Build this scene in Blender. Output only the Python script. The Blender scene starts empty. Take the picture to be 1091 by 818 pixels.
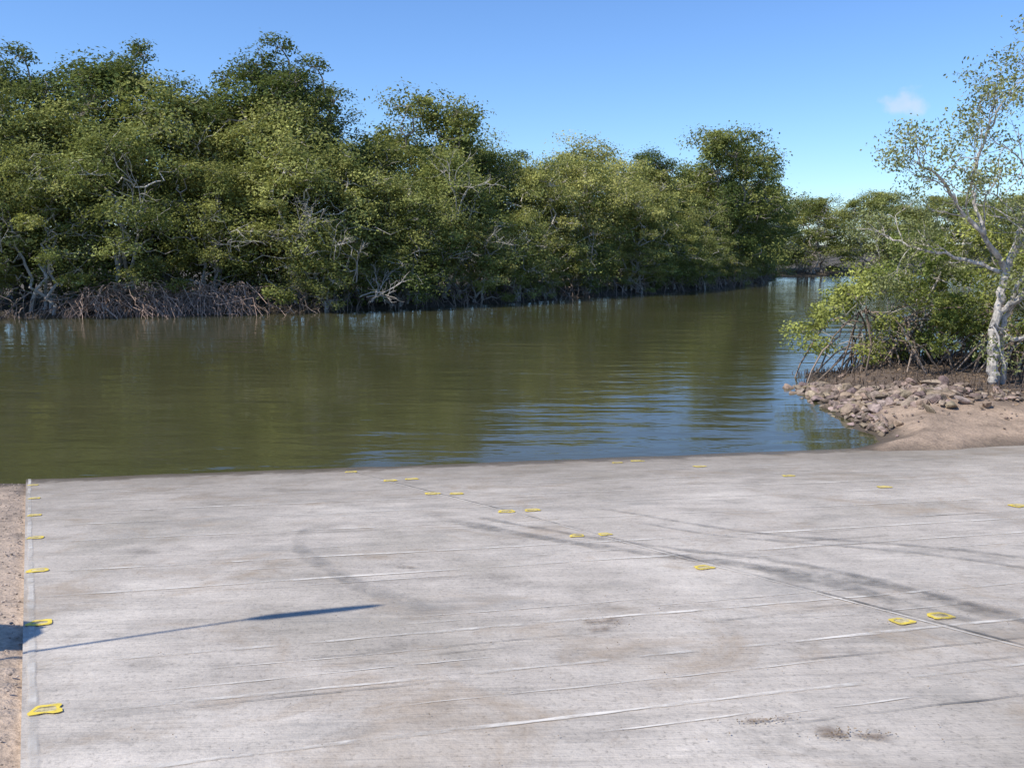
import bpy, math, numpy as np
from mathutils import Vector, Euler, Matrix
import bmesh
rng=np.random.default_rng(7)
scene=bpy.context.scene
scene.view_settings.view_transform='Standard'
try: scene.view_settings.look='None'
except Exception: pass
scene.view_settings.exposure=0
COL=scene.collection

# ---------------------------------------------------------------- helpers
def mesh_obj(name,verts,faces_flat,nper,mats,colors=None,matidx=None,smooth=False,link=True,parent=None):
    verts=np.asarray(verts,dtype=np.float32); faces_flat=np.asarray(faces_flat,dtype=np.int32).ravel()
    nper=np.asarray(nper,dtype=np.int32)
    me=bpy.data.meshes.new(name)
    me.vertices.add(len(verts)); me.vertices.foreach_set('co',verts.ravel())
    me.loops.add(len(faces_flat)); me.loops.foreach_set('vertex_index',faces_flat)
    me.polygons.add(len(nper))
    starts=np.concatenate([[0],np.cumsum(nper)[:-1]]).astype(np.int32)
    me.polygons.foreach_set('loop_start',starts); me.polygons.foreach_set('loop_total',nper)
    if matidx is not None: me.polygons.foreach_set('material_index',np.asarray(matidx,dtype=np.int32))
    me.polygons.foreach_set('use_smooth',np.full(len(nper),bool(smooth)))
    if colors is not None:
        a=me.color_attributes.new('Col','FLOAT_COLOR','POINT')
        c=np.ones((len(verts),4),dtype=np.float32); c[:,:3]=colors
        a.data.foreach_set('color',c.ravel())
    for m in mats: me.materials.append(m)
    me.update(calc_edges=True); me.validate()
    ob=bpy.data.objects.new(name,me)
    if link: COL.objects.link(ob)
    if parent: ob.parent=parent
    return ob
class Buf:
    def __init__(s): s.v=[];s.f=[];s.n=[];s.c=[];s.m=[];s.k=0
    def add(s,v,f,c,m=0):
        v=np.asarray(v,float);f=np.asarray(f,int)
        s.v.append(v);s.f.append((f+s.k).ravel());s.n.append(np.full(len(f),f.shape[1]))
        c=np.asarray(c,float)
        if c.ndim==1:c=np.tile(c,(len(v),1))
        s.c.append(c);s.m.append(np.full(len(f),m));s.k+=len(v)
    def obj(s,name,mats,**k):
        return mesh_obj(name,np.concatenate(s.v),np.concatenate(s.f),np.concatenate(s.n),mats,np.concatenate(s.c),np.concatenate(s.m),**k)
def tube(buf,pts,rads,col,m=0,ns=6):
    pts=np.asarray(pts,float);n=len(pts)
    t=np.gradient(pts,axis=0);t/=np.linalg.norm(t,axis=1)[:,None]+1e-9
    ref=np.array([0.3,0.9,0.31]);
    a=np.cross(t,ref);a/=np.linalg.norm(a,axis=1)[:,None]+1e-9;b=np.cross(t,a)
    an=np.arange(ns)*2*math.pi/ns
    r=np.asarray(rads)[:,None,None]
    v=pts[:,None,:]+r*(np.cos(an)[None,:,None]*a[:,None,:]+np.sin(an)[None,:,None]*b[:,None,:])
    i=np.arange(n-1)[:,None]*ns;j=np.arange(ns)[None,:];j2=(j+1)%ns
    f=np.stack([i+j,i+j2,i+ns+j2,i+ns+j],-1).reshape(-1,4)
    buf.add(v.reshape(-1,3),f,col,m)
def curve(p0,p1,sag,k,r,jit=0.05):
    t=np.linspace(0,1,k)[:,None];p=(1-t)*np.asarray(p0)+t*np.asarray(p1)
    L=np.linalg.norm(np.asarray(p1)-np.asarray(p0))
    off=r.normal(0,1,(k,3))*jit*L; off[0]=0;off[-1]=0
    p=p+off;p[:,2]+=sag*L*4*(t*(1-t))[:,0]
    return p
def leaves(buf,cent,normbias,size,cols,m,r,upw=0.5,droop=0.0):
    n=len(cent)
    nr=r.normal(0,0.55,(n,3))+normbias;nr[:,2]+=upw
    nr/=np.linalg.norm(nr,axis=1)[:,None]+1e-9
    t=r.normal(0,1,(n,3));t[:,2]-=droop;t-=nr*np.sum(t*nr,1)[:,None];t/=np.linalg.norm(t,axis=1)[:,None]+1e-9
    b=np.cross(nr,t)
    L=size*r.uniform(.7,1.3,n)[:,None];w=L*.48*r.uniform(.8,1.2,n)[:,None]
    v=np.stack([cent-t*L*.5,cent+b*w*.5,cent+t*L*.5,cent-b*w*.5],1)
    f=np.arange(4*n).reshape(n,4)
    buf.add(v.reshape(-1,3),f,np.repeat(cols,4,axis=0),m)

# ---------------------------------------------------------------- materials
def newmat(name):
    m=bpy.data.materials.new(name);m.use_nodes=True;nt=m.node_tree
    return m,nt,nt.nodes,nt.links,nt.nodes['Principled BSDF'],nt.nodes['Material Output']
def N(nt,t,**k):
    n=nt.nodes.new(t)
    for a,b in k.items():
        if a in n.inputs.keys(): n.inputs[a].default_value=b
        else: setattr(n,a,b)
    return n
def ramp(nt,p):
    n=nt.nodes.new('ShaderNodeValToRGB');e=n.color_ramp.elements
    while len(e)<len(p): e.new(.5)
    for el,(pos,c) in zip(e,p):
        el.position=pos; el.color=(c,c,c,1) if not hasattr(c,'__len__') else (*c,1)
    return n
def mix(nt,fac,a,b,bt='MIX'):
    n=nt.nodes.new('ShaderNodeMix');n.data_type='RGBA';n.blend_type=bt
    for i,s in ((0,fac),(6,a),(7,b)):
        if hasattr(s,'is_linked'): nt.links.new(s,n.inputs[i])
        else: n.inputs[i].default_value=s if i==0 else (*s,1)
    return n.outputs[2]
def math_(nt,op,a,b=None):
    n=nt.nodes.new('ShaderNodeMath');n.operation=op
    for i,s in ((0,a),(1,b)):
        if s is None: continue
        if hasattr(s,'is_linked'): nt.links.new(s,n.inputs[i])
        else: n.inputs[i].default_value=s
    return n.outputs[0]
def mapping(nt,scale,rot=(0,0,0)):
    tc=nt.nodes.new('ShaderNodeTexCoord');mp=nt.nodes.new('ShaderNodeMapping')
    mp.vector_type='POINT';mp.inputs['Scale'].default_value=scale;mp.inputs['Rotation'].default_value=rot
    nt.links.new(tc.outputs['Object'],mp.inputs[0]);return mp.outputs[0]
def noise(nt,vec,scale,detail=4,rough=.55,dist=0):
    n=N(nt,'ShaderNodeTexNoise');n.inputs['Scale'].default_value=scale;n.inputs['Detail'].default_value=detail
    n.inputs['Roughness'].default_value=rough;n.inputs['Distortion'].default_value=dist
    nt.links.new(vec,n.inputs['Vector']);return n.outputs['Fac']
def bump(nt,h,dist,strength=1,prev=None):
    n=N(nt,'ShaderNodeBump');n.inputs['Distance'].default_value=dist;n.inputs['Strength'].default_value=strength
    nt.links.new(h,n.inputs['Height'])
    if prev is not None: nt.links.new(prev,n.inputs['Normal'])
    return n.outputs[0]

def leafmat(name,tr=.33,hv=.035):
    m,nt,nd,lk,P,O=newmat(name);nd.remove(P)
    a=N(nt,'ShaderNodeAttribute');a.attribute_name='Col'
    oi=nd.new('ShaderNodeObjectInfo')
    hs=nd.new('ShaderNodeHueSaturation');hs.inputs['Saturation'].default_value=.93
    h=math_(nt,'MULTIPLY_ADD',oi.outputs['Random'],hv);h.node.inputs[2].default_value=.494-hv/2
    lk.new(h,hs.inputs['Hue'])
    v=math_(nt,'MULTIPLY_ADD',oi.outputs['Random'],-.5);v.node.inputs[2].default_value=1.25
    lk.new(v,hs.inputs['Value']);lk.new(a.outputs['Color'],hs.inputs['Color'])
    P=nd.new('ShaderNodeBsdfDiffuse');lk.new(hs.outputs[0],P.inputs['Color'])
    T=nd.new('ShaderNodeBsdfTranslucent');
    lk.new(mix(nt,.5,hs.outputs[0],(.29,.33,.06)),T.inputs['Color'])
    M=nd.new('ShaderNodeMixShader');M.inputs[0].default_value=tr
    lk.new(P.outputs[0],M.inputs[1]);lk.new(T.outputs[0],M.inputs[2]);lk.new(M.outputs[0],O.inputs[0])
    return m
LEAF=leafmat('mangrove_leaf')
def simplebark(name):
    m,nt,nd,lk,P,O=newmat(name);nd.remove(P)
    a=N(nt,'ShaderNodeAttribute');a.attribute_name='Col'
    D_=nd.new('ShaderNodeBsdfDiffuse');lk.new(a.outputs['Color'],D_.inputs['Color']);lk.new(D_.outputs[0],O.inputs[0]);return m
BARK=simplebark('mangrove_bark')
def barkmat(name,sc=6,lo=.45):
    m,nt,nd,lk,P,O=newmat(name)
    a=N(nt,'ShaderNodeAttribute');a.attribute_name='Col'
    v=mapping(nt,(1,1,.5));n=noise(nt,v,sc,5,.65)
    r=ramp(nt,[(.36,lo),(.5,.9),(.64,1.15)]);lk.new(n,r.inputs[0])
    lk.new(mix(nt,1.0,a.outputs['Color'],r.outputs[0],'MULTIPLY'),P.inputs['Base Color'])
    P.inputs['Roughness'].default_value=.85
    lk.new(bump(nt,n,.03),P.inputs['Normal']);return m

# concrete
def concrete():
    m,nt,nd,lk,P,O=newmat('ramp_concrete')
    v=mapping(nt,(1,1,1),(0,0,-.17))
    big=noise(nt,v,.5,4,.62);mid=noise(nt,v,2.4,5,.72);fine=noise(nt,v,32,3,.8)
    vs=mapping(nt,(.6,2.6,1),(0,0,-.17));st=noise(nt,vs,1.6,4,.7)
    vg=mapping(nt,(.8,18,1),(0,0,-.17));gr=noise(nt,vg,1.3,3,.7)
    r1=ramp(nt,[(.34,(.405,.36,.30)),(.5,(.495,.44,.375)),(.66,(.58,.52,.445))]);lk.new(big,r1.inputs[0])
    r2=ramp(nt,[(.30,.66),(.45,.94),(.58,1.02),(.72,1.17)]);lk.new(mid,r2.inputs[0])
    c=mix(nt,.9,r1.outputs[0],r2.outputs[0],'MULTIPLY')
    r3=ramp(nt,[(.32,.76),(.5,1.0),(.66,1.12)]);lk.new(st,r3.inputs[0])
    c=mix(nt,.6,c,r3.outputs[0],'MULTIPLY')
    r4=ramp(nt,[(.30,.72),(.42,.97),(.60,1.0),(.72,1.22)]);lk.new(gr,r4.inputs[0])
    c=mix(nt,.5,c,r4.outputs[0],'MULTIPLY')
    r5=ramp(nt,[(.3,.45),(.44,.98),(.75,1.15)]);lk.new(fine,r5.inputs[0])
    c=mix(nt,.65,c,r5.outputs[0],'MULTIPLY')
    sn=noise(nt,v,.9,6,.74,.8);r6=ramp(nt,[(.53,0),(.68,.6)]);lk.new(sn,r6.inputs[0])
    c=mix(nt,r6.outputs[0],c,(.34,.26,.18))
    v9=mapping(nt,(.7,1.2,1),(0,0,.5));s2=noise(nt,v9,.8,6,.74);r7=ramp(nt,[(.53,0),(.68,.6)]);lk.new(s2,r7.inputs[0])
    c=mix(nt,r7.outputs[0],c,(.29,.27,.24))
    g=nd.new('ShaderNodeNewGeometry');sx=nd.new('ShaderNodeSeparateXYZ');lk.new(g.outputs['Position'],sx.inputs[0])
    z=math_(nt,'ADD',sx.outputs[2],math_(nt,'MULTIPLY',math_(nt,'SUBTRACT',mid,.5),.16))
    rw=ramp(nt,[(0.0,1),(.055,.92),(.085,.5),(.75,0)]);lk.new(z,rw.inputs[0])
    c=mix(nt,rw.outputs[0],c,(.15,.12,.085))
    lk.new(c,P.inputs['Base Color'])
    rr=ramp(nt,[(0.03,.3),(.08,.88)]);lk.new(z,rr.inputs[0]);lk.new(rr.outputs[0],P.inputs['Roughness'])
    P.inputs['Specular IOR Level'].default_value=.3
    hh=math_(nt,'ADD',math_(nt,'MULTIPLY',gr,.008),math_(nt,'MULTIPLY',mid,.014))
    hh=math_(nt,'ADD',hh,math_(nt,'MULTIPLY',fine,.004))
    lk.new(bump(nt,hh,1.0),P.inputs['Normal'])
    return m
CONC=concrete()
def paint(name,col,lo,hi,sc,rough=.7,stretch=(1,1,1),rot=0,alpha=1.0):
    m,nt,nd,lk,P,O=newmat(name)
    v=mapping(nt,stretch,(0,0,rot));n=noise(nt,v,sc,4,.7);n2=noise(nt,v,sc*.3,3,.6)
    P.inputs['Roughness'].default_value=rough
    c=ramp(nt,[(.3,.75),(.7,1.15)]);lk.new(n2,c.inputs[0]);lk.new(mix(nt,1.0,col,c.outputs[0],'MULTIPLY'),P.inputs['Base Color'])
    s=math_(nt,'ADD',math_(nt,'MULTIPLY',n,.6),math_(nt,'MULTIPLY',n2,.4))
    r=ramp(nt,[(lo,0),(hi,alpha)]);lk.new(s,r.inputs[0])
    a=N(nt,'ShaderNodeAttribute');a.attribute_name='Col'
    sp=nd.new('ShaderNodeSeparateColor');lk.new(a.outputs['Color'],sp.inputs[0])
    lk.new(math_(nt,'MULTIPLY',r.outputs[0],sp.outputs[0]),P.inputs['Alpha'])
    return m

def ground():
    m,nt,nd,lk,P,O=newmat('ground_soil')
    a=N(nt,'ShaderNodeAttribute');a.attribute_name='Col'
    v=mapping(nt,(1,1,1));mid=noise(nt,v,1.7,5,.68);fine=noise(nt,v,22,4,.7)
    r=ramp(nt,[(.32,.6),(.5,1),(.68,1.2)]);lk.new(mid,r.inputs[0]);c=mix(nt,1.0,a.outputs['Color'],r.outputs[0],'MULTIPLY')
    r=ramp(nt,[(.3,.6),(.5,1),(.7,1.25)]);lk.new(fine,r.inputs[0]);c=mix(nt,.9,c,r.outputs[0],'MULTIPLY')
    g=nd.new('ShaderNodeNewGeometry');sx=nd.new('ShaderNodeSeparateXYZ');lk.new(g.outputs['Position'],sx.inputs[0])
    z=math_(nt,'ADD',sx.outputs[2],math_(nt,'MULTIPLY',math_(nt,'SUBTRACT',mid,.5),.1))
    rw=ramp(nt,[(0.0,1),(.07,.85),(.20,0)]);lk.new(z,rw.inputs[0])
    c=mix(nt,rw.outputs[0],c,(.085,.065,.045));lk.new(c,P.inputs['Base Color'])
    P.inputs['Roughness'].default_value=.9
    hh=math_(nt,'ADD',math_(nt,'MULTIPLY',mid,.09),math_(nt,'MULTIPLY',fine,.014))
    lk.new(bump(nt,hh,1.0),P.inputs['Normal']);return m
GROUND=ground()

def water():
    m,nt,nd,lk,P,O=newmat('river_water')
    v0=mapping(nt,(1,1,1))
    cn=noise(nt,v0,.12,3,.6);r=ramp(nt,[(.3,(.056,.057,.023)),(.7,(.078,.074,.034))]);lk.new(cn,r.inputs[0])
    lk.new(r.outputs[0],P.inputs['Base Color'])
    P.inputs['Roughness'].default_value=.06;P.inputs['IOR'].default_value=1.36
    va=mapping(nt,(.28,1,1),(0,0,.22));vb=mapping(nt,(.35,1,1),(0,0,-.12));vc=mapping(nt,(.5,1,1),(0,0,.1))
    a=noise(nt,va,.9,2,.5,.3);b=noise(nt,vb,2.8,2,.5,.3);c=noise(nt,vc,9,1,.5)
    q=noise(nt,mapping(nt,(.05,.12,1)),1,3,.5);rq=ramp(nt,[(.35,.5),(.65,1.1)]);lk.new(q,rq.inputs[0])
    h=math_(nt,'ADD',math_(nt,'MULTIPLY',a,.032),math_(nt,'ADD',math_(nt,'MULTIPLY',b,.013),math_(nt,'MULTIPLY',c,.0026)))
    h=math_(nt,'MULTIPLY',h,rq.outputs[0])
    lk.new(bump(nt,h,1.0,1),P.inputs['Normal']);return m
WATER=water()

# ---------------------------------------------------------------- layout geometry (metres)
A=np.array([-7.888,13.341]);D=np.array([.9879,.1551]);NN=np.array([.1551,-.9879])   # ramp waterline and up-slope direction
S=.14
def rampz(x,y): return np.minimum(S*((x-A[0])*NN[0]+(y-A[1])*NN[1]),2.15)
def left_x(y): return -7.74-.549*(y-13.8)
LB=np.array([(-300,10),(-80,28),(-40,38),(-24.85,43.24),(-21.08,44.94),(-16.79,46.16),(-10.76,47.44),(-2.55,53.35),(3.42,59.85),(10.83,66.82),(16.28,72.44),(25.01,87.04),(29.62,99.55),(44.67,105.62),(62.12,108.94),(120,118),(400,150)])
QP=np.vstack([LB,[(3000,300),(3000,3500),(-3000,3500),(-3000,-200)]])
RP=np.array([(5.9,14.9),(6.0,15.5),(6.7,16.1),(6.97,18.07),(7.17,20.67),(7.65,23.11),(8.44,24.83),(10.95,26.3),(13.36,27.3),(16.85,28.7),(30,33),(60,45),(200,70),(200,-30),(6,-30)])
def sdist(px,py,poly):
    x=px.ravel();y=py.ravel();best=np.full(x.shape,1e9);ins=np.zeros(x.shape,bool)
    for i in range(len(poly)):
        ax,ay=poly[i];bx,by=poly[(i+1)%len(poly)]
        ex,ey=bx-ax,by-ay;t=np.clip(((x-ax)*ex+(y-ay)*ey)/(ex*ex+ey*ey),0,1)
        best=np.minimum(best,np.hypot(x-ax-t*ex,y-ay-t*ey))
        c=((ay>y)!=(by>y));xi=(bx-ax)*(y-ay)/((by-ay) if by!=ay else 1e-9)+ax
        ins^=(c&(x<xi))
    return np.where(ins,best,-best).reshape(px.shape)
def vnoise(x,y,s,seed=0):
    x=x/s+seed*17.3;y=y/s+seed*9.1
    xi=np.floor(x);yi=np.floor(y);fx=x-xi;fy=y-yi;fx=fx*fx*(3-2*fx);fy=fy*fy*(3-2*fy)
    def h(a,b):
        q=np.sin(a*127.1+b*311.7+seed*3.3)*43758.5453;return q-np.floor(q)
    return (h(xi,yi)*(1-fx)+h(xi+1,yi)*fx)*(1-fy)+(h(xi,yi+1)*(1-fx)+h(xi+1,yi+1)*fx)*fy-.5
def terrain(x,y):
    e=-((x-A[0])*NN[0]+(y-A[1])*NN[1])
    near=np.maximum(np.minimum(-S*e,2.15),-1.6)
    onr=(x>left_x(y)-.02)&(x<14)
    off=left_x(y)-x
    near=near+np.where(onr,-.05,.0+.04*vnoise(x,y,.5,1)+.015*vnoise(x,y,.13,2)-.02+np.clip(off,0,3)*.03)
    sr=sdist(x,y,RP)+.35*vnoise(x,y,.7,3)
    mound=np.minimum(np.minimum(.28*sr,.17*(e+1.15)+.05*vnoise(x,y,1.1,8)),.5+.012*np.clip(e-4,0,20))+.12*vnoise(x,y,1.3,4)*np.clip(sr,0,1)+.05*vnoise(x,y,.3,5)*np.clip(sr,0,1)
    mound=np.where(e<-1.3,-9,np.maximum(mound,-1.6))
    sl=sdist(x,y,QP)+1.2*vnoise(x,y,3,6)
    bank=np.maximum(np.minimum(.22*sl,.45+.2*vnoise(x,y,4,7)),-1.6)
    return np.maximum(np.maximum(near,mound),bank),near,mound,bank
def tz(x,y): return float(terrain(np.array([float(x)]),np.array([float(y)]))[0][0])
def axis(lo,hi,step,far,g=1.13):
    c=list(np.arange(lo,hi,step));s=step;x=c[-1]
    while x<far: s*=g;x+=s;c.append(x)
    s=step;x=c[0];l=[]
    while x>-far: s*=g;x-=s;l.append(x)
    return np.array(l[::-1]+c)
xs=axis(-11,16,.12,3000);ys=axis(0,30,.12,3000,1.07);ys=ys[ys>-400]
X,Y=np.meshgrid(xs,ys);Z,ne,mo,ba=terrain(X,Y)
nx,ny=len(xs),len(ys)
idx=np.arange(nx*ny).reshape(ny,nx)
F=np.stack([idx[:-1,:-1],idx[:-1,1:],idx[1:,1:],idx[1:,:-1]],-1).reshape(-1,4)
dirt=np.array([.47,.36,.265]);sand=np.array([.36,.265,.19]);mud=np.array([.13,.095,.07]);bankc=np.array([.10,.08,.055])
ridge=18.9-(X-7.8)*.48
k=np.clip((Y-ridge+.9+1.2*vnoise(X,Y,.6,9)+.5*vnoise(X,Y,.2,12))/1.6,0,1)[...,None]
cc=np.where((mo>=ne)[...,None],sand*(1-k)+mud*k,dirt)
cc=np.where((ba>np.maximum(ne,mo))[...,None],bankc,cc)
mesh_obj('ground',np.stack([X,Y,Z],-1).reshape(-1,3),F,np.full(len(F),4),[GROUND],cc.reshape(-1,3),smooth=True)
w=3000
mesh_obj('river_water',[(-w,-50,0),(w,-50,0),(w,w,0),(-w,w,0)],[0,1,2,3],[4],[WATER])

# ---------------------------------------------------------------- ramp slab
yy=np.concatenate([np.arange(-7,19,.25)]);b=Buf();V=[]
cols=60
for y in yy:
    xl=left_x(y)
    for x in np.linspace(0,1,cols):
        xx=xl+(14-xl)*x
        z=float(rampz(xx,y));lip=max(0,1-abs(z)/.12)
        V.append((xx,y,z+.018*lip*float(vnoise(np.array([xx]),np.array([y]),.6,21)[0])))
V=np.array(V);I=np.arange(len(V)).reshape(len(yy),cols)
F=np.stack([I[:-1,:-1],I[:-1,1:],I[1:,1:],I[1:,:-1]],-1).reshape(-1,4)
b.add(V,F,(1,1,1))
L=V[I[:,0]];L2=L-np.array([0,0,.2]);n=len(L)
b.add(np.vstack([L,L2]),[(i,i+1,i+1+n,i+n) for i in range(n-1)],(1,1,1))
b.obj('concrete_boat_ramp',[CONC])

def strip(buf,pts,width,off,r,jit=.0,fade=True,seg=.1,wj=.5):
    P=[np.array(p,float) for p in pts];out=[P[0]]
    for a_,b_ in zip(P[:-1],P[1:]):
        k=max(1,int(np.linalg.norm(b_-a_)/seg))
        for i in range(1,k+1): out.append(a_+(b_-a_)*i/k)
    q=np.array(out)
    if len(P)>2:
        for _ in range(6): q[1:-1]=(q[:-2]+2*q[1:-1]+q[2:])/4
    t=np.gradient(q,axis=0);t/=np.linalg.norm(t,axis=1)[:,None];nn=np.stack([-t[:,1],t[:,0]],1)
    q=q+nn*(jit*(np.convolve(r.normal(0,1,len(q)+6),np.ones(7)/7,'valid')))[:,None]
    wd=width*np.clip(1+wj*np.convolve(r.normal(0,1,len(q)+2),np.ones(3)/3,'valid'),.25,3)
    cols_=[];vv=[];al=np.ones(len(q))
    if fade:
        m=min(6,len(q)//3);al[:m]*=np.linspace(0,1,m);al[-m:]*=np.linspace(1,0,m)
    for s,a in ((-1,.0),(-.5,1.0),(.5,1.0),(1,.0)):
        p=q+nn*(wd*.5*s)[:,None];vv.append(np.column_stack([p,rampz(p[:,0],p[:,1])+off]));cols_.append(al*a)
    n=len(q);vv=np.vstack(vv);cl=np.concatenate(cols_);cl=np.stack([cl]*3,1)
    f=[]
    for s in range(3):
        for i in range(n-1): f.append((s*n+i,s*n+i+1,(s+1)*n+i+1,(s+1)*n+i))
    buf.add(vv,f,cl)
r=np.random.default_rng(3)
jb=Buf()
starts=[(-6.3,11.6,.155),(-5.87,10.8,.15),(-5.44,9.96,.13),(-5.0,9.1,.14),(-4.57,8.17,.15),(-3.9,6.87,.172),(-3.4,6.07,.2),(-2.69,4.56,.215),(-2.28,3.83,.236),(-1.95,3.2,.24)]
wid=[.03,.035,.04,.035,.04,.05,.05,.045,.04,.04]
for (x,y,s),wd in zip(starts,wid):
    x=max(x,left_x(y)+.05)
    x1=9;strip(jb,[(x,y),((x+x1)/2,y+(x1-x)/2*s+r.normal(0,.03)),(x1,y+(x1-x)*s)],wd,.004,r,jit=.018,wj=.4)
    for k_ in range(4):
        xa=r.uniform(x,4);la=r.uniform(.6,2.6);dy=r.choice([-.35,-.2,.2,.35])+r.normal(0,.03);strip(jb,[(xa,y+(xa-x)*s+dy),(xa+la,y+(xa+la-x)*s+dy)],wd*.4,.004,r,jit=.014)
strip(jb,[(-2.6,13.6),(0,9.3),(2.76,4.53),(5,.8)],.02,.0058,r,jit=.01,fade=False)
MJ=paint('joint_filler',(.76,.70,.61),.41,.56,4,alpha=.95)
jb.obj('ramp_joint_lines',[MJ])
eb=Buf();strip(eb,[(left_x(13.5)+.05,13.5),(left_x(1)+.05,1)],.05,.0052,r,jit=.008,fade=False,wj=.15)
eb.obj('ramp_edge_line',[paint('edge_filler',(.72,.67,.59),.36,.60,4,alpha=.8)])
db=Buf()
strip(db,[(-2.57,13.65),(.03,9.33),(2.79,4.55),(5.03,.82)],.02,.007,r,jit=.004,fade=False)
for (x,y,s) in starts[1:]:
    for k_ in range(3):
        xa=r.uniform(x,4);la=r.uniform(.8,3);dy=r.uniform(-.4,.4);strip(db,[(xa,y+(xa-x)*s+dy),(xa+la,y+(xa+la-x)*s+dy+r.normal(0,.03))],.010,.0066,r,jit=.02)
db.obj('ramp_saw_cuts',[paint('saw_cut',(.16,.145,.125),.38,.56,3,alpha=.85)])
tb=Buf()
t1=[(-.75,9.06),(-.05,8.19),(.46,7.68),(1.19,7.02),(1.84,6.58),(2.31,5.90),(2.61,5.17),(2.90,4.77)]
t2=[(.88,9.6),(1.48,8.79),(2.2,7.89),(2.9,7.46),(3.53,7.08),(3.98,6.64),(4.6,5.9)]
t3=[(-1.67,8.95),(-2.06,8.5),(-1.92,7.59),(-1.45,6.72),(-.97,6.03),(-.39,5.29)]
strip(tb,t1,.22,.009,r,jit=.03);strip(tb,[(x+.30,y+.14) for x,y in t1],.12,.0095,r,jit=.03)
strip(tb,t2,.10,.010,r,jit=.02);strip(tb,[(x-.35,y-.1) for x,y in t2[1:]],.07,.0105,r,jit=.02)
strip(tb,[(x+.5,y-.35) for x,y in t1[3:]],.25,.0115,r,jit=.03)
tb.obj('tyre_marks',[paint('tyre_rubber_mark',(.18,.17,.155),.38,.62,9,alpha=.5,stretch=(1,1.6,1))])
tb=Buf();strip(tb,t3,.22,.012,r,jit=.02)
tb.obj('tyre_marks',[paint('tyre_rubber_faint',(.22,.21,.195),.40,.64,9,alpha=.38)])
yb=Buf()
yl=[(-2.20,3.92),(-3.02,5.40),(-3.86,6.94),(-4.67,8.41),(-5.45,9.83),(-6.22,11.25),(-7.01,12.66),(-7.5,13.6)]
yc=[(-2.51,13.5),(-1.74,12.33),(-1.01,10.91),(-.70,10.87),(-.06,9.40),(.60,7.93),(.86,7.97),(1.47,6.55),(2.33,5.05),(2.60,5.14),(2.03,14.2),(2.86,13.25),(3.80,11.92),(4.58,10.65),(5.33,9.07),(-1.45,12.45),(.22,9.45),(1.7,14.0)]
for q_,(cx,cy) in enumerate(yl+yc):
    ang=.2+r.normal(0,.1);n=28
    t=np.arange(n)*2*math.pi/n
    sc=r.uniform(.88,1.02)*(1 if q_<8 else (.9 if cy<8.5 else 1.25))
    def rr(a,bb,p=6):
        c,s=np.cos(t),np.sin(t);q=(np.abs(c)**p+np.abs(s)**p)**(-1/p);wob=1+.12*np.convolve(r.normal(0,1,n+2),np.ones(3)/3,'valid')
        x=a*c*q*wob*(1-.2*s);y=bb*s*q*wob
        return np.stack([cx+x*math.cos(ang)-y*math.sin(ang),cy+x*math.sin(ang)+y*math.cos(ang)],1)
    o=rr(.074*sc,.070*sc);i_=rr(.050*sc,.036*sc)
    pts=np.vstack([o,i_]);z=rampz(pts[:,0],pts[:,1])+.008
    yb.add(np.column_stack([pts,z]),[(k_,(k_+1)%n,n+(k_+1)%n,n+k_) for k_ in range(n)],(1,1,1),0)
    z=rampz(i_[:,0],i_[:,1])+.007
    pts3=np.vstack([np.column_stack([i_,z]),[[cx,cy,float(rampz(cx,cy))+.007]]])
    yb.add(pts3,[(k_,(k_+1)%n,n) for k_ in range(n)],(1,1,1),1)
yb.obj('yellow_pavement_markings',[paint('yellow_paint',(.85,.64,.08),.33,.48,34,rough=.6),paint('yellow_paint_worn',(.72,.60,.30),.35,.54,30,alpha=.85)])
sb=Buf()
for pts,wd in (([(.98,3.60),(1.1,3.63),(1.24,3.64)],.05),([(1.26,3.52),(1.36,3.46),(1.5,3.42),(1.58,3.41)],.085),([(.42,5.17),(.55,5.15),(.7,5.2)],.12),([(.44,5.0),(.6,5.02)],.08),([(-.95,6.8),(-.72,6.72)],.05)):
    strip(sb,pts,wd,.011,r,jit=.01,seg=.03)
sb.obj('silt_stains',[paint('silt',(.24,.165,.105),.38,.60,14,alpha=.7)])
lb=Buf()
for (cx,cy,sx_,sy_,n) in [(1.1,3.61,.08,.02,40),(1.42,3.46,.09,.03,70),(.58,5.13,.1,.05,30),(0,8,4,3,260),(1,4.4,1.6,.8,130)]:
    p=np.stack([r.normal(cx,sx_,n),r.normal(cy,sy_,n)],1);z=rampz(p[:,0],p[:,1])+.014
    leaves(lb,np.column_stack([p,z]),np.array([0,0,3.0]),.013,np.array([.20,.15,.10])*r.uniform(.5,1.8,(n,1)),0,r)
lb.obj('leaf_litter',[BARK])
bm=bmesh.new();bmesh.ops.create_icosphere(bm,subdivisions=2,radius=1);bv=np.array([v.co[:] for v in bm.verts]);bf=np.array([[v.index for v in f.verts] for f in bm.faces]);bm.free()
bm=bmesh.new();bmesh.ops.create_icosphere(bm,subdivisions=1,radius=1);cv=np.array([v.co[:] for v in bm.verts]);cf=np.array([[v.index for v in f.verts] for f in bm.faces]);bm.free()
b=Buf()
for i in range(900):
    y=r.uniform(3,13.5);x=left_x(y)-abs(r.normal(0,.6))-.02;s=r.uniform(.004,.015)
    b.add(cv*np.array([1,.8,.6])*s+np.array([x,y,tz(x,y)+s*.3]),cf,np.array([.44,.36,.29])*r.uniform(.5,1.3))
b.obj('gravel',[BARK])

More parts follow.
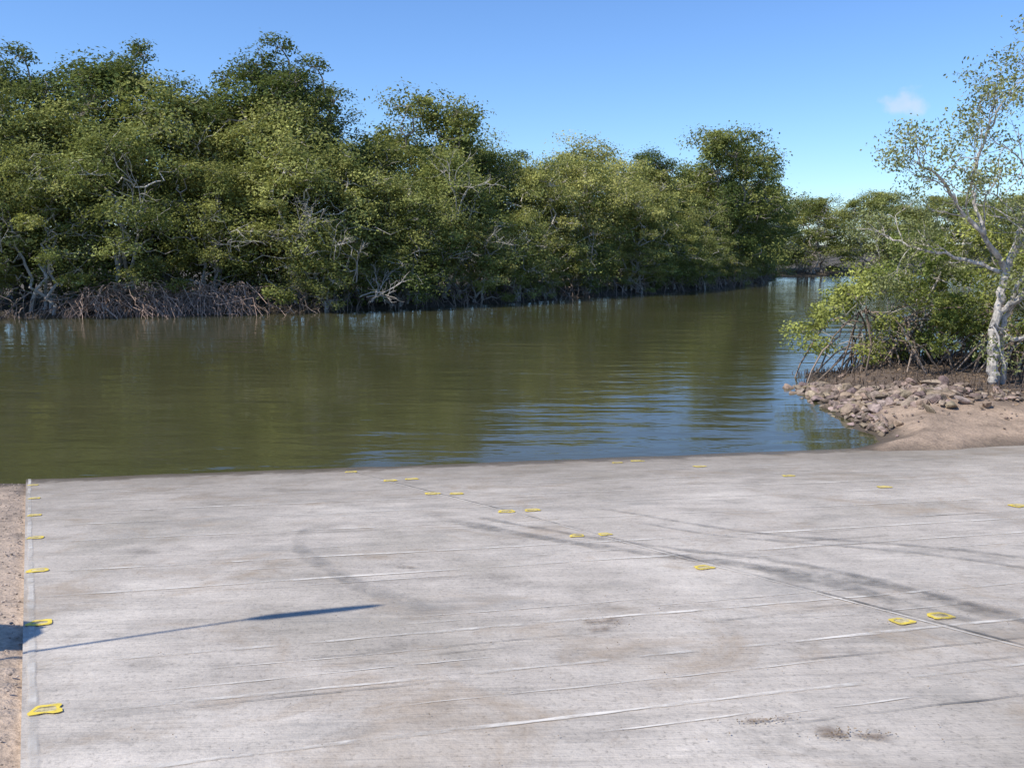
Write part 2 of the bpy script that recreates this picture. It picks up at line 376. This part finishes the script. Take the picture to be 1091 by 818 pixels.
# ---------------------------------------------------------------- mangrove trees
def make_tree(name,seed,H,R,nl,lr,leaf,c0,c1,airy=0.0,roots=0,bark=(.30,.27,.23),link=False,cl=14,nlv=50,low=.1):
    r=np.random.default_rng(seed);b=Buf();stems=[]
    bark=np.array(bark)
    ns=r.integers(3,6)
    for i in range(ns):
        th=r.uniform(0,2*math.pi);rad=R*r.uniform(.15,.5);top=H*r.uniform(.6,.88)
        p0=(r.normal(0,.35),r.normal(0,.35),-.3);pm=(math.cos(th)*rad*.5,math.sin(th)*rad*.5,top*.45)
        p1=(math.cos(th)*rad,math.sin(th)*rad,top)
        a=curve(p0,pm,.0,6,r,.05);c=curve(pm,p1,.0,8,r,.05);P=np.vstack([a,c[1:]])
        rd=np.linspace(.11,.03,len(P))*H/10;tube(b,P,rd,bark*r.uniform(.8,1.1),0);stems.append(P)
    SP=np.vstack(stems)
    lobes=[]
    for i in range(nl):
        t=low+(1-low)*((i+r.uniform(0,1))/nl)**.85
        th=i*2.4+r.normal(0,.5)
        prof=math.sqrt(max(.04,1-((t-.42)/.60)**2))
        rad=R*prof*r.uniform(.45,1.05) if t<.85 else R*prof*r.uniform(0,.9)
        c=np.array([math.cos(th)*rad,math.sin(th)*rad,H*t*.95+r.normal(0,.25)*H/10])
        lobes.append((c,lr*r.uniform(.55,1.4)))
    for c,q in lobes:
        cand=SP[SP[:,2]<c[2]+.2];cand=cand if len(cand) else SP
        j=np.argmin(np.linalg.norm(cand-c,axis=1)+r.uniform(0,.8,len(cand)));s=cand[j]
        P=curve(s,c,-.02,7,r,.07);tube(b,P,np.linspace(.05,.018,7)*H/10,bark*r.uniform(.8,1.3),0,5)
        lc=c0+(c1-c0)*r.uniform(0,1);lc=lc*r.uniform(.75,1.25)
        for k in range(cl):
            d=r.normal(0,1,3);d[2]=d[2]*.8+.35;d/=np.linalg.norm(d)
            cc=c+d*q*r.uniform(.55,1.1)*np.array([1,1,.75])
            if r.uniform()<.4: tube(b,curve(c,cc+d*.2,0,4,r,.1),np.linspace(.016,.006,4)*H/10,bark*1.25,0,3)
            n=int(nlv*(1-airy)*r.uniform(.5,1.3))
            p=cc+r.normal(0,1,(n,3))*q*.26*np.array([1,1,.7])
            col=lc*r.uniform(.8,1.2)*np.clip(r.normal(1,.22,(n,1)),.4,1.8)
            leaves(b,p,d*.8,leaf,col,1,r,.5)
    for i in range(roots):
        th=r.uniform(0,6.28);d=r.uniform(.6,2.2);h=r.uniform(.5,1.8)
        p0=np.array([r.normal(0,.4),r.normal(0,.4),h]);p1=np.array([math.cos(th)*d,math.sin(th)*d,-.4])
        tube(b,curve(p0,p1,.22,7,r,.02),np.full(7,.022),np.array([.28,.22,.175])*r.uniform(.6,1.2),0,4)
    return b.obj(name,[BARK,LEAF],link=link)
olive0=np.array([.25,.28,.070]);olive1=np.array([.40,.41,.115])
dark0=np.array([.075,.115,.035]);dark1=np.array([.135,.185,.05])
mid0=np.array([.155,.195,.05]);mid1=np.array([.26,.29,.075])
var=[make_tree('mangrove_src',11,9.5,3.3,36,1.05,.165,olive0,olive1,bark=(.48,.44,.385),roots=10),
     make_tree('mangrove_src',12,10,3.6,38,1.1,.165,mid0,olive1,bark=(.48,.44,.385),roots=10),
     make_tree('mangrove_src',13,10,3.2,36,1.0,.165,mid0,mid1,roots=14,bark=(.38,.34,.3)),
     make_tree('mangrove_src',14,11,3.0,32,1.0,.165,dark0,dark1,roots=14,airy=.15),
     make_tree('mangrove_src',15,11.5,2.9,34,.8,.15,dark0,mid0,airy=.2,roots=8,low=.35)]
src=[o.data for o in var]
hts=[9.5,10,10,11,11.5]
for o in var: bpy.data.objects.remove(o)
forest=bpy.data.objects.new('mangrove_forest',None);COL.objects.link(forest)
r=np.random.default_rng(21);cnt=0
def put(x,y,v,h,wide=1.0):
    global cnt
    ob=bpy.data.objects.new('mangrove_crown',src[v]);COL.objects.link(ob);ob.parent=forest
    s=h/hts[v]
    ob.location=(x,y,max(tz(x,y),-.3)-.05);ob.scale=(s*wide,s*wide,s);ob.rotation_euler=(r.normal(0,.04),r.normal(0,.04),r.uniform(0,6.28));cnt+=1
seg=np.diff(LB,axis=0);sl=np.linalg.norm(seg,axis=1);cum=np.concatenate([[0],np.cumsum(sl)])
def along(s,off):
    i=int(np.clip(np.searchsorted(cum,s)-1,0,len(seg)-1));d=seg[i]/sl[i];p=LB[i]+d*(s-cum[i]);return p+np.array([-d[1],d[0]])*off
s0=cum[2]-10;s1=cum[11]
for off,step,vs,hlo,hhi in [(1.8,4.1,[0,1,0,2,1,0,3],5.5,9.4),(5.8,5.2,[0,1,2,3],8.8,11.4),(10.5,6.0,[2,3,4,1,4],10.2,12.8)]:
    s=s0
    while s<s1+(2 if off<3 else -1.5):
        p=along(s,off+r.normal(0,.6));h=r.uniform(hlo,hhi)
        if off>5 and p[0]<-13: h*=1.10
        if off>5 and 3<p[0]<12: h*=.95
        put(p[0],p[1],int(r.choice(vs)),h,r.uniform(1.1,1.35));s+=step*r.uniform(.8,1.2)
s=cum[6]+1
while s<s1+1:
    p=along(s,.3+r.normal(0,.3));put(p[0],p[1],int(r.choice([0,0,1])),r.uniform(3.2,5.2),r.uniform(1.3,1.7));s+=r.uniform(3.5,6)
for x,y,v,h in [(-21,54,4,14.6),(-24,53,3,14.0),(-14.5,55,4,15.0),(-12,56.5,4,14.0),(-28.5,52,4,14.0),(-5.5,60,2,13.0),(19,81,2,13.6),(22,86,2,12.5)]: put(x,y,v,h,1.2)
for off,step in [(3,7.2),(10,10)]:
    s=s1+6
    while s<cum[15]+30:
        p=along(s,off+r.normal(0,1));put(p[0],p[1],int(r.choice([1,2,0,2])),r.uniform(7.8,9.8)+off*.08,1.5);s+=step*r.uniform(.8,1.2)

r=np.random.default_rng(5);b=Buf()
for i in range(420):
    s=r.uniform(-21.5,-14);base=np.array([s,46.0+(s+18)*.27+r.normal(0,.3),r.uniform(.5,1.7)])
    p1=base+np.array([r.normal(0,1.3),-r.uniform(.3,1.7),0]);p1[2]=r.uniform(-.3,.1)
    tube(b,curve(base,p1,.12,7,r,.06),np.linspace(.025,.012,7),np.array([.46,.33,.26])*r.uniform(.5,1.25),0,4)
for i in range(800):
    s=r.uniform(cum[1]+20,cum[11]);p=along(s,r.normal(.5,.5));h=r.uniform(.3,1.5)
    a=np.array([p[0],p[1],h]);q=a+np.array([r.normal(0,.7),-r.uniform(0,1.2),0]);q[2]=-.3
    tube(b,curve(a,q,.15,6,r,.05),np.linspace(.025,.012,6),np.array([.36,.28,.23])*r.uniform(.4,1.3),0,4)
b.obj('mangrove_prop_roots',[BARK])
def branchy(b,p,d,L,rad,depth,r,col,tips,spread=.6,up=.1,m=0,ns=5):
    k=6;pts=[np.array(p,float)];d=np.array(d,float)
    for i in range(k):
        d=d+r.normal(0,.17,3);d[2]+=up*.25;d/=np.linalg.norm(d);pts.append(pts[-1]+d*L/k)
    pts=np.array(pts);tube(b,pts,np.linspace(rad,rad*.55,k+1),col*r.uniform(.85,1.15),m,ns)
    if depth==0: tips.append((pts[-1],d));tips.append((pts[-3],d));return
    for j in range(r.integers(2,4)):
        i=int(r.integers(2,k+1));dd=d+r.normal(0,spread,3);dd/=np.linalg.norm(dd)
        branchy(b,pts[i],dd,L*r.uniform(.55,.8),rad*.6,depth-1,r,col,tips,spread,up,m,max(3,ns-1))
b=Buf();tips=[]
for x,y,z,d,L,rd in [(-9.8,46.6,3.6,(-.3,-.4,.9),1.3,.03),(-10.4,46.6,3.2,(-.5,-.4,.7),1.4,.03),(-9.3,46.8,2.8,(.3,-.4,.5),1.4,.03),(-11,46.4,4.2,(.1,-.4,.9),1.3,.028),(-8.6,47.4,1.6,(.2,-.5,.9),1.5,.04),(-8.0,47.8,.8,(.9,-.4,.1),1.4,.04),(-7.7,48.2,.5,(.6,-.4,.5),1.2,.035),(-3,52.2,5.0,(.2,-.5,1.2),2.2,.04),(-18.5,45,5.5,(.1,-.6,1),1.3,.028),(-1.5,53.6,3.0,(.4,-.6,.8),1.4,.03),(-14.5,45.7,3.2,(.1,-.6,1),1.4,.025),(-19,44.6,3.2,(.4,-.6,1),1.4,.025),(-24,43,3.2,(.4,-.6,1),1.4,.025),(5,61,2.2,(.4,-.6,.6),1.6,.035),(-4.3,51.5,2.5,(.4,-.6,1),1.4,.03)]:
    for q_ in range(2): branchy(b,(x+r.normal(0,.2),y,z),d,L,rd,3,r,np.array([.46,.42,.37]),tips,.6,.0)
b.obj('dead_branches',[BARK])

# ---------------------------------------------------------------- tree on the right bank
HB=barkmat('pale_bark',9,.34)
def hero():
    r=np.random.default_rng(42);b=Buf();col=np.array([.52,.475,.42]);tips=[]
    def limb(pts,r0,r1,nb,L,depth=2,frm=.35):
        P=np.array(pts,float);t=np.linspace(0,len(P)-1,5*len(P));Q=np.stack([np.interp(t,range(len(P)),P[:,i]) for i in range(3)],1)
        for _ in range(2): Q[1:-1]=(Q[:-2]+2*Q[1:-1]+Q[2:])/4
        Q[1:-1]+=r.normal(0,.022,Q[1:-1].shape);rad=np.linspace(r0,r1,len(Q))*r.uniform(.88,1.12,len(Q))
        tube(b,Q,rad,col,0,9)
        for j in range(nb):
            i=int(len(Q)*(frm+(1-frm)*(j+.5)/nb));i=min(i,len(Q)-2)
            d=(Q[i+1]-Q[i]);d/=np.linalg.norm(d);d=d+r.normal(0,.75,3);d[2]+=.25;d/=np.linalg.norm(d)
            branchy(b,Q[i],d,L*r.uniform(.7,1.2),max(rad[i]*.42,.014),depth,r,col*.95,tips,.6,.12)
    g=.1
    limb([(10.85,19.6,g),(10.72,19.6,.6),(10.6,19.6,1.3),(10.7,19.7,2.1),(10.9,19.8,2.97)],.125,.085,1,.7)
    limb([(11.1,19.75,g),(10.95,19.7,.8),(10.85,19.75,1.7),(11.1,19.8,2.5),(11.6,19.8,3.6)],.07,.05,3,.7,2,.5)
    limb([(10.9,19.8,2.97),(11.15,19.9,3.8),(11.5,20,4.86),(11.35,20.1,6.2),(11.45,20,7.3)],.08,.02,11,1.0,2,.2)
    limb([(10.9,19.8,2.97),(10.2,19.5,3.8),(9.6,19.4,4.3),(9.05,19.3,5.0),(8.5,19.2,5.3)],.065,.018,10,.8,2,.25)
    limb([(10.2,19.5,3.8),(10.0,19.9,4.86),(10.3,20.1,5.8),(10.7,20.2,6.6)],.045,.018,10,.85,2,.2)
    limb([(10.7,19.7,2.1),(11.3,19.3,2.7),(12.1,19.3,3.3),(12.9,19.5,4.6),(13.3,19.6,6)],.07,.03,10,1.0,2,.3)
    limb([(10.9,19.8,2.97),(10.1,20.4,3.3),(9.2,20.7,3.5),(8.7,21,3.8)],.045,.018,8,.7,2,.25)
    limb([(10.7,19.7,1.7),(11.2,19.6,1.5),(11.9,19.4,2.0),(12.6,19.2,2.2)],.055,.03,5,.7,2,.4)
    limb([(11.5,20,4.86),(12.2,19.8,5.8),(12.6,19.6,6.9),(12.7,19.8,7.8)],.05,.02,9,.9,2,.2)
    limb([(11.0,19.8,3.3),(11.6,20.2,4.0),(12.3,20.4,4.4),(12.9,20.3,5.0)],.045,.02,8,.9,2,.2)
    for tp,d in tips:
        if r.uniform()<.32: continue
        n=int(r.uniform(10,62));p=tp+d*.08+r.normal(0,1,(n,3))*np.array([.17,.17,.12])
        c=(np.array([.17,.205,.08])+r.uniform(0,1)*np.array([.13,.13,.05]))*np.clip(r.normal(1,.25,(n,1)),.4,1.8)
        leaves(b,p,d*.3,.08,c,1,r,.2)
    return b.obj('mangrove_tree',[HB,LEAF])
hero()
g0=np.array([.19,.24,.05]);g1=np.array([.31,.36,.08])
for sd,H,R,nl,lr,loc in [(31,2.8,2.0,24,.42,(9.4,23.2,.2)),(32,3.6,1.8,24,.45,(10.6,23.4,.3)),(33,2.2,1.5,16,.38,(12.6,21.9,.4)),(34,4.0,2.0,28,.5,(12.8,24,.3))]:
    o=make_tree('mangrove_shrub',sd,H,R,nl,lr,.095,g0,g1,link=True,roots=34,cl=13,nlv=34,low=.12,bark=(.42,.38,.33));o.location=loc
for i,(x,y,h) in enumerate([(14.9,22.6,6.8),(19,25.5,8),(17.5,20.0,7),(24,28,8)]):
    ob=bpy.data.objects.new('mangrove_tree',src[[0,1,2,0][i]]);COL.objects.link(ob);s=h/10;ob.location=(x,y,.4);ob.scale=(s,s,s);ob.rotation_euler[2]=i*1.7

r=np.random.default_rng(9);b=Buf()
for i in range(1500):
    x=r.uniform(7.5,14.5);y=r.uniform(16.5,26)
    if y<18.9-(x-7.8)*.48+.2: continue
    z=tz(x,y)
    if z<-.15: continue
    h=r.uniform(.05,.2);tube(b,[(x,y,z-.03),(x+r.normal(0,.015),y+r.normal(0,.015),z+h*.6),(x+r.normal(0,.03),y,z+h)],[.012,.010,.004],np.array([.13,.10,.08])*r.uniform(.5,1.5),0,4)
n=6000;x=r.uniform(7.3,15,n);y=r.uniform(16,26,n);k=(y>18.9-(x-7.8)*.48+r.normal(0,.5,n));x=x[k];y=y[k];z=terrain(x,y)[0];k=z>.02;x,y,z=x[k],y[k],z[k]
leaves(b,np.column_stack([x,y,z+.015]),np.array([0,0,1.2]),.07,np.array([.20,.14,.09])*r.uniform(.4,1.7,(len(x),1)),0,r)
b.obj('mangrove_aerial_roots',[BARK])

b=Buf()
def rock(x,y,s):
    z=tz(x,y);v=bv.copy()
    for _ in range(9):
        d=r.normal(0,1,3);d/=np.linalg.norm(d);h=r.uniform(.35,.75);k=v@d;v=v-np.clip(k-h,0,None)[:,None]*d
    v=v*np.array([r.uniform(.9,1.5),r.uniform(.7,1.1),r.uniform(.45,.7)])*s*(1+r.normal(0,.02,(len(v),1)))
    R_=np.array(Euler((r.normal(0,.3),r.normal(0,.3),r.uniform(0,6))).to_matrix());v=v@R_.T
    b.add(v+np.array([x,y,z+s*.15+r.uniform(0,.05)]),bf,np.array([.33,.25,.19])*r.uniform(.55,1.3)*np.array([1,r.uniform(.93,1.06),r.uniform(.88,1.14)]))
def path(P,n,w,slo,shi):
    P=np.array(P,float)
    for i in range(n):
        t=r.uniform(0,len(P)-1.001);j=int(t);p=P[j]+(P[j+1]-P[j])*(t-j);rock(p[0]+r.normal(0,w),p[1]+r.normal(0,w),slo+(shi-slo)*r.uniform()**1.8)
path([(7.35,22.3),(7.5,20.5),(7.75,18.6)],240,.36,.06,.22)
path([(7.8,18.9),(8.6,18.5),(9.2,18.3)],230,.5,.06,.22)
path([(9.2,18.5),(10.1,17.8),(11.5,17.2),(14,16.3)],170,.32,.03,.12)
path([(7.1,16.6),(7.2,17.8),(7.2,20)],130,.14,.04,.13)
path([(7.5,17),(9,17.3),(11,16.6)],60,.5,.015,.05)
b.obj('rock_riprap',[barkmat('rock_stone',9)])

# ---------------------------------------------------------------- lamp post and sign standing left of the ramp (they throw the shadows)
EL=math.radians(50);az=np.array([-.88,-.475]);az/=np.linalg.norm(az)
sun=np.array([az[0]*math.cos(EL),az[1]*math.cos(EL),math.sin(EL)])
def metal(name,c,ro=.45,me=.8):
    m,nt,nd,lk,P,O=newmat(name);P.inputs['Base Color'].default_value=(*c,1);P.inputs['Metallic'].default_value=me
    n=noise(nt,mapping(nt,(1,1,1)),14,4,.6);rp=ramp(nt,[(.3,ro-.1),(.7,ro+.2)]);lk.new(n,rp.inputs[0]);lk.new(rp.outputs[0],P.inputs['Roughness']);return m
GALV=metal('galvanised_steel',(.55,.56,.57))
lamp=bpy.data.objects.new('street_lamp',None);COL.objects.link(lamp)
sp=np.array([-1.68,5.40,float(rampz(-1.68,5.40))]);top=sp+sun*6.5
gz=tz(top[0],top[1])
b=Buf();tube(b,[(top[0],top[1],gz-.3),(top[0],top[1],gz+2.5),top],[.045,.022,.014],(.5,.5,.5),0,12);b.obj('pole',[GALV],smooth=True,parent=lamp)
b=Buf();tube(b,[(top[0],top[1],gz-.02),(top[0],top[1],gz+.03)],[.16,.16],(.5,.5,.5),0,16);b.obj('base_plate',[GALV],parent=lamp)
hd=np.array([.74,.24,0]);hd/=np.linalg.norm(hd)
b=Buf();P_=[top+hd*t+np.array([0,0,.03*t]) for t in (-.02,.0,.06,.1,.3,.6,.76,.84)];tube(b,P_,[.0,.03,.045,.06,.062,.055,.035,.0],(.5,.5,.5),0,12);b.obj('lamp_head',[GALV],smooth=True,parent=lamp)
sg=bpy.data.objects.new('warning_sign',None);COL.objects.link(sg)
c=np.array([-3.12,5.22,float(rampz(-3.12,5.22))])+sun*2.6
gz=tz(c[0],c[1])
b=Buf();tube(b,[(c[0],c[1],gz-.3),(c[0],c[1],c[2]+.2)],[.03,.03],(.5,.5,.5),0,10);b.obj('post',[GALV],parent=sg)
n=8;t=(np.arange(n)+.5)*2*math.pi/n;pv=np.vstack([np.stack([.36*np.cos(t),np.full(n,y_),.27*np.sin(t)],1) for y_ in (-.01,.01)])
me=bpy.data.meshes.new('panel');me.from_pydata([tuple(v) for v in pv],[],[tuple(range(n)),tuple(range(2*n-1,n-1,-1))]+[(i,i+n,(i+1)%n+n,(i+1)%n) for i in range(n)]);me.materials.append(metal('sign_paint',(.75,.75,.72),.5,0))
pl=bpy.data.objects.new('panel',me);COL.objects.link(pl)
pl.rotation_euler=(0,0,math.radians(-50));pl.location=(c[0]-.035,c[1]-.03,c[2]);pl.parent=sg
mb=pl.modifiers.new('b','BEVEL');mb.width=.004;mb.segments=2

# ---------------------------------------------------------------- sky, sun, camera
wd=bpy.data.worlds.new('World');scene.world=wd;wd.use_nodes=True;nt=wd.node_tree;bg=nt.nodes['Background']
sky=nt.nodes.new('ShaderNodeTexSky');sky.sky_type='NISHITA';sky.sun_disc=False;sky.sun_elevation=EL
sky.sun_rotation=math.atan2(sun[0],sun[1]);sky.air_density=1.0;sky.dust_density=0.0;sky.ozone_density=3.0
a_=(967-545.5)/950;cd=Vector((a_,.988-.1547*(113-409)/950,-(.1547+.988*(113-409)/950))).normalized()
tc=nt.nodes.new('ShaderNodeTexCoord');vm=nt.nodes.new('ShaderNodeVectorMath');vm.operation='SUBTRACT'
nt.links.new(tc.outputs['Generated'],vm.inputs[0]);vm.inputs[1].default_value=cd
mp=nt.nodes.new('ShaderNodeMapping');mp.inputs['Scale'].default_value=(1,1,1.6);nt.links.new(vm.outputs[0],mp.inputs[0])
ln=nt.nodes.new('ShaderNodeVectorMath');ln.operation='LENGTH';nt.links.new(mp.outputs[0],ln.inputs[0])
nz=nt.nodes.new('ShaderNodeTexNoise');nz.inputs['Scale'].default_value=60;nz.inputs['Detail'].default_value=5;nt.links.new(tc.outputs['Generated'],nz.inputs['Vector'])
s_=math_(nt,'ADD',ln.outputs['Value'],math_(nt,'MULTIPLY',math_(nt,'SUBTRACT',nz.outputs['Fac'],.5),.05))
rp=ramp(nt,[(0.0,.5),(.008,.4),(.022,0)]);nt.links.new(s_,rp.inputs[0])
tint=mix(nt,1.0,sky.outputs[0],(.76,.98,1.30),'MULTIPLY')
nt.links.new(mix(nt,rp.outputs[0],tint,(6,6,6.4)),bg.inputs['Color'])
bg.inputs['Strength'].default_value=.138
sl_=bpy.data.lights.new('sun','SUN');sl_.energy=5.0;sl_.angle=math.radians(.5);sl_.color=(1,.94,.84)
so=bpy.data.objects.new('sun',sl_);COL.objects.link(so);so.rotation_euler=Vector(sun).to_track_quat('Z','Y').to_euler()
cam=bpy.data.cameras.new('camera');cam.lens=950/1091*36;cam.sensor_width=36;cam.clip_end=6000;cam.clip_start=.05
co=bpy.data.objects.new('camera',cam);COL.objects.link(co);co.location=(0,0,3.6);co.rotation_euler=(math.radians(90)-math.atan(149/950),0,0)
scene.camera=co
print('instances',cnt)
